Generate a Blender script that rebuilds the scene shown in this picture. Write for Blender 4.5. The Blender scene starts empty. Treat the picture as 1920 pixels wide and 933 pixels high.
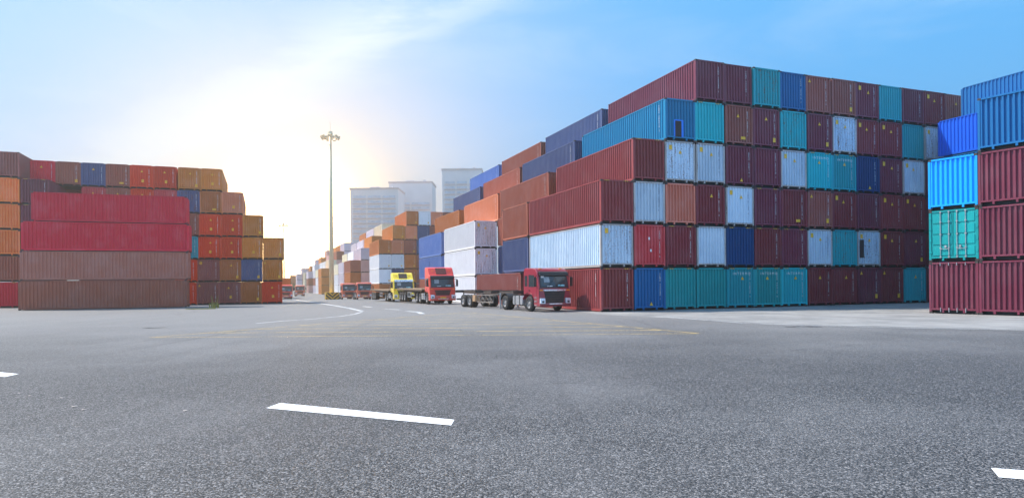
import bpy, bmesh, math, random
from mathutils import Vector, Matrix
R = math.radians
random.seed(11)
scene = bpy.context.scene
COL = scene.collection

# ------------------------------------------------------------------ camera
CAM_H = 1.97
cam_data = bpy.data.cameras.new('camera')
cam = bpy.data.objects.new('camera', cam_data)
COL.objects.link(cam)
cr, sr = math.cos(.0101), math.sin(.0101)
cam.matrix_world = Matrix(((cr, sr, 0, 0), (0, 0, -1, 0), (-sr, cr, 0, CAM_H), (0, 0, 0, 1)))
cam_data.sensor_width = 36
cam_data.lens = 22.74
cam_data.shift_y = .03297
cam_data.clip_start = .1
cam_data.clip_end = 9000
scene.camera = cam

# ------------------------------------------------------------------ world, sun, exposure
SUN_AZ = math.atan2(-.97, .24)
SUN_EL = R(52)
world = bpy.data.worlds.new('World')
scene.world = world
world.use_nodes = True
wt = world.node_tree
wt.nodes.clear()


class NT:
    """tiny node-tree writer"""
    def __init__(s, tree): s.t = tree
    def n(s, kind, **kw):
        nd = s.t.nodes.new(kind)
        for k, v in kw.items():
            if k.startswith('_'):
                setattr(nd, k[1:], v)
            else:
                key = int(k[1:]) if k[0] == 'i' and k[1:].isdigit() else k.replace('_', ' ')
                sock = nd.inputs[key]
                if isinstance(v, bpy.types.NodeSocket): s.t.links.new(v, sock)
                else: sock.default_value = v
        return nd
    def math(s, op, a, b=0.0, c=None, clamp=False):
        nd = s.t.nodes.new('ShaderNodeMath'); nd.operation = op; nd.use_clamp = clamp
        for i, v in enumerate((a, b) + ((c,) if c is not None else ())):
            if isinstance(v, bpy.types.NodeSocket): s.t.links.new(v, nd.inputs[i])
            else: nd.inputs[i].default_value = v
        return nd.outputs[0]
    def mix(s, fac, a, b, mode='MIX'):
        nd = s.t.nodes.new('ShaderNodeMix'); nd.data_type = 'RGBA'; nd.blend_type = mode; nd.clamp_factor = True
        for i, v in ((0, fac), (6, a), (7, b)):
            if isinstance(v, bpy.types.NodeSocket): s.t.links.new(v, nd.inputs[i])
            elif i == 0: nd.inputs[0].default_value = v
            else: nd.inputs[i].default_value = (*v[:3], 1)
        return nd.outputs[2]
    def ramp(s, v, lo, hi, a=0.0, b=1.0):
        nd = s.t.nodes.new('ShaderNodeMapRange'); nd.clamp = True; nd.interpolation_type = 'SMOOTHSTEP'
        s.t.links.new(v, nd.inputs[0])
        for i, q in ((1, lo), (2, hi), (3, a), (4, b)): nd.inputs[i].default_value = q
        return nd.outputs[0]
    def dot(s, a, vec):
        nd = s.t.nodes.new('ShaderNodeVectorMath'); nd.operation = 'DOT_PRODUCT'
        s.t.links.new(a, nd.inputs[0]); nd.inputs[1].default_value = vec
        return nd.outputs['Value']


w = NT(wt)
geo = w.n('ShaderNodeTexCoord').outputs['Generated']
sky = w.n('ShaderNodeTexSky', _sky_type='NISHITA', _sun_disc=False, _sun_elevation=SUN_EL, _sun_rotation=SUN_AZ,
          _air_density=1.25, _dust_density=.5, _ozone_density=2.5)
skyc = w.mix(1.0, sky.outputs[0], (.40, 1.05, 1.75), 'MULTIPLY')
skyc = w.mix(.90, skyc, (1.0, 5.2, 11.0))
# low bright haze bank of sky over the yard's far end, and high cirrus
gd = Vector((-.34, 1, .075)).normalized()
d = w.dot(geo, gd)
g1 = w.math('POWER', w.math('MAXIMUM', d, 0.0), 15.0)
g2 = w.math('POWER', w.math('MAXIMUM', d, 0.0), 330.0)
glow = w.mix(1.0, w.mix(g1, (0, 0, 0), (7.0, 4.0, 1.0)), w.mix(g2, (0, 0, 0), (190, 118, 48)), 'ADD')
sep = w.n('ShaderNodeSeparateXYZ', Vector=geo)
low = w.math('POWER', w.math('SUBTRACT', 1.0, w.math('MAXIMUM', sep.outputs[2], 0.0), clamp=True), 9.0)
skyc = w.mix(w.math('MULTIPLY', low, .55), skyc, (6.2, 8.4, 11.0))
add = w.mix(1.0, skyc, glow, 'ADD')
g4 = w.math('MULTIPLY', w.math('POWER', w.math('MAXIMUM', d, 0.0), 55.0), .95)
add = w.mix(g4, add, w.mix(1.0, (15, 11.6, 7.6), w.mix(g2, (0, 0, 0), (190, 118, 48)), 'ADD'))
# unseen brightening added to the sky behind the camera to lift shaded faces
back = w.ramp(w.dot(geo, Vector((.25, -1, .25)).normalized()), .0, .75)
add = w.mix(1.0, add, w.mix(back, (0, 0, 0), (2.6, 2.2, 1.8)), 'ADD')
mp = w.n('ShaderNodeMapping', Vector=geo, Rotation=(R(10), R(-38), R(20)), Scale=(1.1, 1.6, 4.4))
n1 = w.n('ShaderNodeTexNoise', Vector=mp.outputs[0], Scale=2.3, Detail=7.0, Roughness=.6, Distortion=.5)
cn = Vector((-.52, .02, .85)).normalized()
# cirrus streak: a great-circle band through the upper left of the sky
a1 = Vector((-420, 1213, 385)).normalized(); a2 = Vector((-90, 1213, 560)).normalized()
bn = a1.cross(a2).normalized()
bd = w.math('ABSOLUTE', w.dot(geo, bn))
nw = w.math('MULTIPLY', w.math('SUBTRACT', n1.outputs[0], .5), .22)
band = w.ramp(w.math('ADD', bd, nw), .0, .085, 1.0, 0.0)
wisp = w.ramp(n1.outputs[0], .47, .74)
cl = w.math('MAXIMUM', w.math('MULTIPLY', band, w.ramp(n1.outputs[0], .34, .62, .15, .9)), w.math('MULTIPLY', wisp, .16))
cl = w.math('MULTIPLY', cl, w.ramp(sep.outputs[2], .02, .16))
fin = w.mix(cl, add, (10.2, 11.2, 12.2))
bg = w.n('ShaderNodeBackground', Color=fin, Strength=.07)
wo = w.n('ShaderNodeOutputWorld', Surface=bg.outputs[0])

sl = bpy.data.lights.new('sun', 'SUN')
sl.energy = 5.0
sl.angle = R(.5)
sl.color = (1, .93, .84)
sun = bpy.data.objects.new('sun', sl)
COL.objects.link(sun)
sv = Vector((math.sin(SUN_AZ) * math.cos(SUN_EL), math.cos(SUN_AZ) * math.cos(SUN_EL), math.sin(SUN_EL)))
sun.rotation_euler = sv.to_track_quat('Z', 'Y').to_euler()
sun.location = (-60, 20, 120)

vs = scene.view_settings
vs.view_transform = 'Standard'
vs.look = 'None'
vs.exposure = .62
vs.gamma = 1
vs.use_curve_mapping = False
scene.cycles.max_bounces = 6
scene.cycles.volume_bounces = 0
scene.cycles.use_denoising = True
scene.cycles.volume_step_rate = 5

# ------------------------------------------------------------------ yard geometry constants
TH = .367
DR = Vector((math.cos(TH), math.sin(TH)))
DL = Vector((-math.sin(TH), math.cos(TH)))
O_MAIN = Vector((5.792, 42.165))
PITCH = 2.5117
HC = 2.896
HS = 2.591


def gz(y):
    """the yard falls gently away towards its far end"""
    if y < 62: return 0.0
    if y < 128: return -.0136 * (y - 62)
    return max(-.9 - .004 * (y - 128), -1.3)


def main_pt(t, s):
    return O_MAIN + DR * t + DL * s


def at(x, y):
    """ground point seen at photograph pixel x, y (1920 wide)"""
    u = ((x - 960) * cr - (y - 529.8) * sr) / 1212.75
    v = -((x - 960) * sr + (y - 529.8) * cr) / 1212.75
    D = 60.0
    for _ in range(80): D = .5 * D + .5 * (gz(D) - CAM_H) / v
    return Vector((u * D, D))


# ------------------------------------------------------------------ mesh helpers
class MB:
    def __init__(s): s.v = []; s.f = []
    def quad(s, *p):
        i = len(s.v); s.v += [tuple(q) for q in p]; s.f.append(tuple(range(i, i + len(p)))); return s
    def box(s, x0, x1, y0, y1, z0, z1):
        i = len(s.v)
        s.v += [(x, y, z) for z in (z0, z1) for y in (y0, y1) for x in (x0, x1)]
        for f in ((0, 2, 3, 1), (4, 5, 7, 6), (0, 1, 5, 4), (2, 6, 7, 3), (0, 4, 6, 2), (1, 3, 7, 5)):
            s.f.append(tuple(i + k for k in f))
        return s
    def strip(s, a, b):
        """sheet between two polylines"""
        i = len(s.v); n = len(a); s.v += [tuple(q) for q in a] + [tuple(q) for q in b]
        for k in range(n - 1): s.f.append((i + k, i + k + 1, i + n + k + 1, i + n + k))
        return s
    def bar(s, p, q, r, n=6):
        p, q = Vector(p), Vector(q); ax = (q - p).normalized()
        o = Vector((0, 0, 1)) if abs(ax.z) < .9 else Vector((1, 0, 0))
        a = ax.cross(o).normalized(); b = ax.cross(a)
        r0, r1 = r if isinstance(r, tuple) else (r, r)
        i = len(s.v)
        for c, rr in ((p, r0), (q, r1)):
            for k in range(n):
                t = 2 * math.pi * (k + .5) / n
                s.v.append(tuple(c + (a * math.cos(t) + b * math.sin(t)) * rr))
        for k in range(n): s.f.append((i + k, i + (k + 1) % n, i + n + (k + 1) % n, i + n + k))
        s.f.append(tuple(i + k for k in reversed(range(n)))); s.f.append(tuple(i + n + k for k in range(n)))
        return s
    def prism(s, poly, x0, x1):
        """(y, z) polygon extruded along x"""
        i = len(s.v); n = len(poly)
        s.v += [(x0, y, z) for y, z in poly] + [(x1, y, z) for y, z in poly]
        for k in range(n): s.f.append((i + k, i + (k + 1) % n, i + n + (k + 1) % n, i + n + k))
        s.f.append(tuple(i + k for k in reversed(range(n)))); s.f.append(tuple(i + n + k for k in range(n)))
        return s
    def lathe(s, prof, cx, cy, cz, n=24):
        """(x, r) profile turned about an axis along x"""
        i = len(s.v); m = len(prof)
        for k in range(n):
            t = 2 * math.pi * k / n
            for x, r in prof: s.v.append((cx + x, cy + r * math.cos(t), cz + r * math.sin(t)))
        for k in range(n):
            for j in range(m - 1):
                a, b = i + k * m + j, i + ((k + 1) % n) * m + j
                s.f.append((a, a + 1, b + 1, b))
        return s
    def mesh(s, name, mat=None, smooth=False, bevel=0, seg=2):
        me = bpy.data.meshes.new(name); me.from_pydata(s.v, [], s.f)
        bm = bmesh.new(); bm.from_mesh(me)
        if bevel:
            bmesh.ops.remove_doubles(bm, verts=bm.verts, dist=1e-5)
            es = [e for e in bm.edges if len(e.link_faces) == 2 and e.calc_face_angle(0) > .5]
            bmesh.ops.bevel(bm, geom=es, offset=bevel, segments=seg, affect='EDGES', profile=.6)
        bmesh.ops.recalc_face_normals(bm, faces=bm.faces)
        bm.to_mesh(me); bm.free()
        if mat: me.materials.append(mat)
        if smooth:
            for p in me.polygons: p.use_smooth = True
        return me
    def obj(s, name, mat, parent=None, **kw):
        return link(name, s.mesh(name, mat, **kw), parent)


def link(name, me, parent=None, loc=None, rot=None, mat=None):
    o = bpy.data.objects.new(name, me)
    COL.objects.link(o)
    if parent is not None: o.parent = parent
    if loc is not None: o.location = loc
    if rot is not None: o.rotation_euler = rot
    if mat is not None and me is not None:
        o.material_slots[0].link = 'OBJECT'; o.material_slots[0].material = mat
    return o


def empty(name, loc, rz, label, cat, group=None):
    o = link(name, None)
    o.location = loc
    o.rotation_euler = (0, 0, rz)
    o['label'] = label; o['category'] = cat
    if group: o['group'] = group
    o.empty_display_size = .5
    return o


def tag(o, label=None, cat=None, group=None, kind=None):
    for k, v in (('label', label), ('category', cat), ('group', group), ('kind', kind)):
        if v: o[k] = v
    return o


# ------------------------------------------------------------------ materials
def new_mat(name):
    m = bpy.data.materials.new(name); m.use_nodes = True
    m.node_tree.nodes.clear()
    return m, NT(m.node_tree)


def finish(t, color, rough=.5, normal=None, metal=0.0, spec=.5, **kw):
    b = t.n('ShaderNodeBsdfPrincipled')
    for key, v in (('Base Color', color), ('Roughness', rough), ('Metallic', metal), ('Specular IOR Level', spec), *kw.items()):
        if isinstance(v, bpy.types.NodeSocket): t.t.links.new(v, b.inputs[key])
        elif isinstance(v, (tuple, list)): b.inputs[key].default_value = (*v[:3], 1)
        else: b.inputs[key].default_value = v
    if normal is not None: t.t.links.new(normal, b.inputs['Normal'])
    t.n('ShaderNodeOutputMaterial', Surface=b.outputs[0])
    return b


def paint(name, c, rust=.25, fade=.25, rough=.5, grime=.28):
    """weathered container paint: chalky fading, vertical run-off streaks, rust scabs"""
    m, t = new_mat(name)
    co = t.n('ShaderNodeTexCoord').outputs['Object']
    rnd = t.n('ShaderNodeObjectInfo').outputs['Random']
    off = t.n('ShaderNodeCombineXYZ', X=t.math('MULTIPLY', rnd, 37.0), Y=t.math('MULTIPLY', rnd, 91.0), Z=t.math('MULTIPLY', rnd, 13.0))
    v = t.n('ShaderNodeVectorMath', _operation='ADD', i0=co, i1=off.outputs[0]).outputs[0]
    big = t.n('ShaderNodeTexNoise', Vector=v, Scale=.7, Detail=4.0, Roughness=.6).outputs[0]
    st = t.n('ShaderNodeMapping', Vector=v, Scale=(6.5, 6.5, .55)).outputs[0]
    streak = t.n('ShaderNodeTexNoise', Vector=st, Scale=1.3, Detail=5.0, Roughness=.62).outputs[0]
    fine = t.n('ShaderNodeTexNoise', Vector=v, Scale=16.0, Detail=5.0, Roughness=.7).outputs[0]
    gray = tuple(.55 * q + .45 * (sum(c) / 3 * 1.3 + .03) for q in c)
    col = t.mix(t.math('MULTIPLY', t.ramp(big, .35, .75), fade), c, tuple(min(1, q * 1.35 + .015) for q in gray))
    dark = tuple(q * .5 for q in c)
    col = t.mix(t.math('MULTIPLY', t.ramp(streak, .5, .78), grime), col, dark)
    hv = t.math('ADD', t.math('MULTIPLY', rnd, .3), .9)
    hs = t.n('ShaderNodeHueSaturation', Value=hv, Saturation=1.12, Color=col)
    col = hs.outputs[0]
    rs = t.math('ADD', t.math('MULTIPLY', fine, .62), t.math('MULTIPLY', streak, .38))
    rm = t.ramp(rs, .66 - .13 * rust, .72 - .13 * rust)
    rc = t.mix(fine, (.10, .030, .012), (.26, .09, .03))
    col = t.mix(rm, col, rc)
    bmp = t.n('ShaderNodeBump', Strength=.25, Distance=.02, Height=t.math('ADD', big, t.math('MULTIPLY', fine, .15)))
    finish(t, col, t.math('ADD', rough, t.math('MULTIPLY', rm, .3)), bmp.outputs[0], spec=.35)
    return m


def plain(name, c, rough=.5, metal=0.0, var=.25, scale=6.0, **kw):
    m, t = new_mat(name)
    co = t.n('ShaderNodeTexCoord').outputs['Object']
    n = t.n('ShaderNodeTexNoise', Vector=co, Scale=scale, Detail=5.0, Roughness=.65).outputs[0]
    col = t.mix(t.ramp(n, .3, .75), tuple(q * (1 - var) for q in c), tuple(min(1, q * (1 + var * .6)) for q in c))
    finish(t, col, t.math('ADD', rough - .06, t.math('MULTIPLY', n, .12)), None, metal, **kw)
    return m


PAL = dict(  # crimson, amber, rust_brown: brightened to put the left stack's glow into the paint
    maroon=((.215, .047, .057), .12), plum=((.17, .042, .066), .12), oxblood=((.25, .060, .062), .12), brown=((.33, .115, .080), .2), oxide=((.30, .105, .092), .2),
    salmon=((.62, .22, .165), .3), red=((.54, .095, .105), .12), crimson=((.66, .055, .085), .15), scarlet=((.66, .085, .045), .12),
    pale=((.50, .60, .70), .5), white=((.76, .75, .77), .35), rusty=((.48, .59, .70), .95), teal=((.001, .31, .36), .22),
    aqua=((.001, .43, .49), .25), green=((.001, .30, .31), .2), navy=((.001, .045, .16), .1), blue=((.001, .115, .30), .15),
    door_blue=((.002, .17, .33), .3), slate=((.085, .11, .22), .2), periwinkle=((.13, .21, .46), .2), royal=((.001, .10, .60), .12),
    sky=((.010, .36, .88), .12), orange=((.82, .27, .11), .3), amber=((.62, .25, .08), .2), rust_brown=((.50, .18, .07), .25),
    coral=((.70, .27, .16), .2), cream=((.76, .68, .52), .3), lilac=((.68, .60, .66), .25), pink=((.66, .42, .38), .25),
    clay=((.42, .165, .125), .25), deep_blue=((.001, .125, .34), .2), side_maroon=((.34, .070, .085), .12))
PM = {k: paint('paint_' + k, c, r) for k, (c, r) in PAL.items()}
for k in ('pale', 'rusty', 'teal', 'aqua', 'white', 'slate'): PM[k + '_scabbed'] = paint('paint_scabbed_' + k, PAL[k][0], .95)
WORD = dict(oxblood='ox-red', clay='clay brown', side_maroon='maroon', maroon='maroon', plum='plum', brown='brown', oxide='red-brown', salmon='salmon', red='faded red', crimson='crimson',
            scarlet='bright red', pale='pale grey-blue', white='off-white', rusty='rust-pocked pale blue', teal='teal', aqua='bright turquoise',
            green='sea-green', navy='navy', blue='deep blue', door_blue='weathered blue', slate='slate blue', periwinkle='dusty blue',
            royal='royal blue', sky='sky-blue', orange='orange', amber='amber', rust_brown='rusty brown', coral='coral', cream='cream',
            lilac='pale lilac', pink='dusty pink', deep_blue='dark blue')
M_POST = paint('weathered_post', (.40, .37, .36), .8, .4, .55, .6)
M_CAST = paint('casting_steel', (.045, .035, .035), .7)
M_STEEL = plain('galvanised_steel', (.42, .43, .45), .45, .3)
M_WHITE = plain('white_lettering', (.8, .8, .8), .6, var=.1)
M_INK = plain('dark_lettering', (.03, .05, .12), .6, var=.1)
M_YEL = plain('yellow_sticker', (.85, .48, .03), .55, var=.15)
M_BLK = plain('black_rubber', (.018, .018, .02), .75)
M_BLKP = plain('black_plastic', (.022, .022, .024), .5)
M_DARK = plain('dark_opening', (.03, .022, .025), .8)
M_FRAMEBLUE = plain('bright_blue_paint', (.01, .22, .85), .5, var=.1)
M_RIM = plain('wheel_steel', (.34, .33, .33), .5, .4)
M_DUST = plain('dusty_chassis', (.075, .055, .048), .8, var=.45)
M_DUSTL = plain('dusty_steel', (.22, .19, .17), .7, .1, var=.4)
M_CHROME = plain('brushed_chrome', (.72, .74, .78), .28, .8, var=.08)
M_LAMP = plain('headlamp_glass', (.72, .75, .8), .12, .3, var=.15)
M_ORANGE = plain('orange_lens', (.9, .26, .02), .3, var=.1)
M_PLATE = plain('yellow_plate', (.85, .42, .02), .5, var=.05)
M_TANK = plain('tank_aluminium', (.55, .56, .58), .35, .6)
M_WOOD = plain('flatbed_deck', (.30, .20, .12), .8, var=.4)
M_GLASS, _t = new_mat('windscreen_glass')
finish(_t, (.035, .05, .06), .06, None, 0, .7)


# ------------------------------------------------------------------ container kit
W2 = 1.216


def corr(a0, a1, n, depth):
    """corrugation profile: (along, depth) points with n ribs"""
    p = (a1 - a0) / n; out = []
    for k in range(n):
        b = a0 + k * p
        out += [(b, 0), (b + .36 * p, 0), (b + .5 * p, depth), (b + .86 * p, depth)]
    out.append((a1, 0))
    return out


TYPES = {}


def make_type(key, L, H, ns, coarse=False, w2=W2):
    ly = L / 2; T = {}
    zb, zt = .295, H - .10
    fr = MB()
    pw, ph = .17, .02
    for sx in (-1, 1):
        for sy in (-1, 1):
            x0, x1 = sorted((sx * w2, sx * (w2 - .115))); y0, y1 = sorted((sy * ly, sy * (ly - .15)))
            fr.box(x0, x1, y0, y1, .118, H - .118)
        x0, x1 = sorted((sx * (w2 - .004), sx * (w2 - .07)))
        fr.box(x0, x1, -ly + .178, ly - .178, H - .085, H - .020)
        fr.box(x0, x1, -ly + .178, ly - .178, .05, .20)
    for sy in (-1, 1):
        y0, y1 = sorted((sy * (ly - .004), sy * (ly - .12)))
        fr.box(-w2 + .163, w2 - .163, y0, y1, H - .105, H - .012)
        fr.box(-w2 + .117, w2 - .117, y0, y1, .205, .30)
        for xx in (-.52, .52):
            fr.box(xx - .05, xx + .05, y0, y1, .065, .204)
    T['frame'] = fr.mesh('frame', PM['maroon'])
    side = {}
    for sx in (-1, 1):
        pr = corr(-ly + .15, ly - .15, ns, .065)
        b = MB().strip([(sx * (w2 - .012 - dd), y, .20) for y, dd in pr], [(sx * (w2 - .012 - dd), y, H - .085) for y, dd in pr])
        T['side%d' % sx] = b.mesh('side_panel', PM['maroon'])
    for sy in (-1, 1):
        pr = corr(-w2 + .115, w2 - .115, 9, .085)
        b = MB().strip([(x, sy * (ly - .028 - dd), zb) for x, dd in pr], [(x, sy * (ly - .028 - dd), zt) for x, dd in pr])
        T['end%d' % sy] = b.mesh('end_panel', PM['maroon'])
    T['roof'] = MB().box(-w2 + .07, w2 - .07, -ly + .12, ly - .12, H - .06, H - .035).mesh('roof', PM['maroon'])
    T['floor'] = MB().box(-w2 + .07, w2 - .07, -ly + .35, ly - .35, .03, .198).mesh('floor', M_BLKP)
    cs = MB().box(-.081, .081, -.089, .089, 0, .118)
    T['cast'] = cs.mesh('corner_casting', M_CAST, bevel=.01, seg=1)
    T['dims'] = (L, H, w2)
    TYPES[key] = T


make_type('forty', 12.19, 2.88, 42)
make_type('twenty', 6.06, 2.88, 21)
make_type('low', 12.19, 2.575, 42)
make_type('slim', 12.19, 2.575, 42, w2=1.135)
make_type('slim_short', 6.06, 2.575, 21, w2=1.2)
make_type('long', 13.10, 2.575, 46)


def text_mesh(s, size, mat, vertical=False):
    c = bpy.data.curves.new('lettering', 'FONT')
    c.body = '\n'.join(s) if vertical else s
    c.size = size; c.align_x = 'CENTER'; c.align_y = 'TOP'; c.space_line = .82
    if not vertical: c.space_character = 1.0
    o = bpy.data.objects.new('lettering', c); COL.objects.link(o)
    dg = bpy.context.evaluated_depsgraph_get()
    me = bpy.data.meshes.new_from_object(o.evaluated_get(dg))
    bpy.data.objects.remove(o); me.materials.clear(); me.materials.append(mat)
    for v in me.vertices: v.co = (v.co.x, 0, v.co.y)
    return me


NUMS = ['TEXU 305418 2', 'TGHU 871209 6', 'CAXU 462735 0', 'GESU 598314 7', 'FCIU 210946 3', 'TCNU 733580 1']
NUM_W = [text_mesh(s, .17, M_WHITE, True) for s in NUMS]
NUM_D = [text_mesh(s, .15, M_INK, True) for s in NUMS]
ROW_T = text_mesh('I N T E R M O', .26, M_WHITE)
STK = MB().box(-.12, .12, -.006, .006, -.16, .16).mesh('warning_sticker', M_YEL)
STK_W = MB().box(-.20, .20, -.006, .006, -.10, .10).mesh('warning_sticker', M_YEL)
TRI = MB(); TRI.v = [(-.13, -.006, -.11), (.13, -.006, -.11), (0, -.006, .13), (-.13, .006, -.11), (.13, .006, -.11), (0, .006, .13)]
TRI.f = [(0, 1, 2), (5, 4, 3), (0, 3, 4, 1), (1, 4, 5, 2), (2, 5, 3, 0)]
TRI = TRI.mesh('hazard_triangle', M_YEL)
M_HM, _h = new_mat('height_stripes')
_w = _h.n('ShaderNodeTexWave', Vector=_h.n('ShaderNodeTexCoord').outputs['Object'], Scale=2.3)
finish(_h, _h.mix(_h.ramp(_w.outputs[1], .35, .5), (.03, .025, .02), (.80, .46, .04)), .6)
HM = MB().box(-.19, .19, -.004, .004, -.028, .028).mesh('height_mark', M_HM)
PLQ = MB().box(-.06, .06, -.005, .005, -.09, .09).mesh('document_plate', M_WHITE)


def container(kind, colour, centre, rz, z, label, group, detail=2, marks='', num=True, rear=True, colour2=None):
    """marks: T triangle, S tall sticker top left, s sticker low right, H height marks, R lettering row, P plates, D doors, O door opening, h rust holes"""
    T = TYPES[kind]; L, H, w2 = T['dims']; ly = L / 2; m = PM[colour]; me_ = PM[colour + '_scabbed'] if 'g' in marks else m
    root = empty('shipping_container', (centre[0], centre[1], z), rz, label, 'shipping container', group)
    link('frame', T['frame'], root, mat=M_POST if colour in ('pale', 'rusty') and detail > 1 else m)
    link('side_panel', T['side-1'], root, mat=m)
    link('side_panel', T['side1'], root, mat=m)
    link('end_panel', T['end1'], root, mat=m)
    link('roof', T['roof'], root, mat=m)
    link('floor', T['floor'], root)
    pale = colour in ('pale', 'rusty', 'white', 'sky', 'cream', 'lilac')
    if 'D' in marks:
        door_end(root, w2, ly, H, m)
    else:
        link('end_panel', T['end-1'], root, mat=me_)
    ye = -ly + .018
    if detail > 1:
        for sx in (-1, 1):
            for sy in ((-1, 1) if rear else (-1,)):
                for zz in (0, H - .118):
                    link('corner_casting', T['cast'], root, (sx * (w2 - .078), sy * (ly - .086), zz))
    if 'H' in marks:
        for xx in (-.76, .70): link('height_mark', HM, root, (xx, -ly - .003, H - .055))
    if num:
        q = random.randrange(6)
        link('container_number', (NUM_D if pale else NUM_W)[q], root, (.76 + random.uniform(-.05, .05), ye, H - .30 - random.uniform(0, .12)))
    if 'N' in marks:   # number on the long side too
        q = random.randrange(6)
        link('container_number', NUM_W[q], root, (-w2 - .002, -ly + .75, H - .35), (0, 0, -math.pi / 2))
    if 'T' in marks: link('hazard_triangle', TRI, root, (random.uniform(-.12, .12), ye, H * .74))
    if 't' in marks: link('hazard_triangle', TRI, root, (-.85, ye, H * .85))
    if 'b' in marks: link('hazard_triangle', TRI, root, (random.uniform(-.05, .3), ye, H * .16))
    if 'S' in marks: link('warning_sticker', STK, root, (-.78, ye, H * .84))
    if 's' in marks: link('warning_sticker', STK, root, (.72, ye, H * .22))
    if 'w' in marks: link('warning_sticker', STK_W, root, (.35, ye, H * .2))
    if 'q' in marks: link('warning_sticker', STK, root, (.1, ye, H * .33))
    if 'R' in marks: link('lettering', ROW_T, root, (.05, ye, H - .30))
    if 'P' in marks:
        link('document_plate', PLQ, root, (-.05, ye, H * .68)); link('document_plate', PLQ, root, (.08, ye, H * .40))
    if 'O' in marks:
        d = MB().box(-.10, .42, -.03, .03, .27, 1.36).obj('door_opening', M_DARK, root); d.location = (-.35, ye, 0)
        f = MB().box(-.17, -.101, -.045, .035, .27, 1.44).box(.421, .58, -.045, .035, .27, 1.44).box(-.10, .42, -.045, .035, 1.361, 1.44)
        fo = f.obj('opening_frame', M_FRAMEBLUE, root); fo.location = (-.35, ye, 0)
    if 'h' in marks:
        b = MB()
        b.box(-.98, -.55, -.012, .012, .75, 2.15)
        o = b.obj('rust_hole', M_DARK, root); o.location = (0, ye, 0)
    return root


def door_end(root, w2, ly, H, m):
    for sx in (-1, 1):
        b = MB(); x0, x1 = sorted((sx * .012, sx * (w2 - .125)))
        b.box(x0, x1, -.02, .02, .31, H - .11)
        zs = [.35 + k * (H - .46) / 4 for k in range(5)]
        lf = b.obj('door', m, root); lf.location = (0, -ly + .055, 0)
        r = MB()
        for k in range(4): r.box(x0 + .05, x1 - .05, -.045, -.021, zs[k], zs[k] + .50)
        r.obj('door_panel', m, lf, bevel=.018, seg=1)
        for k, xx in enumerate((.20, .62)):
            rd = MB().bar((sx * xx, -.085, .20), (sx * xx, -.085, H - .05), .021, 8)
            for zz in (.24, .75, 1.5, 2.2, H - .14): rd.box(sx * xx - .045, sx * xx + .045, -.10, -.046, zz, zz + .06)
            rd.obj('lock_rod', M_STEEL, lf)
        h = MB().box(min(sx * .20, sx * .60), max(sx * .20, sx * .60), -.115, -.095, .70, .73).box(sx * .36 - .05, sx * .36 + .05, -.12, -.05, .78, .90)
        h.obj('door_handle', M_STEEL, lf)
        for zz in (.5, 1.15, 1.8, 2.4):
            MB().box(min(sx * (w2 - .13), sx * (w2 - .02)), max(sx * (w2 - .13), sx * (w2 - .02)), -ly - .02, -ly + .005, zz, zz + .10).obj('hinge', m, root)


ORD = ['first', 'second', 'third', 'fourth', 'fifth', 'sixth', 'seventh', 'eighth', 'ninth', 'tenth', 'eleventh', 'twelfth', 'thirteenth', 'fourteenth']
TIER = ['ground tier', 'second tier', 'third tier', 'fourth tier', 'fifth tier', 'top tier']


def art(w): return w


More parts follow.
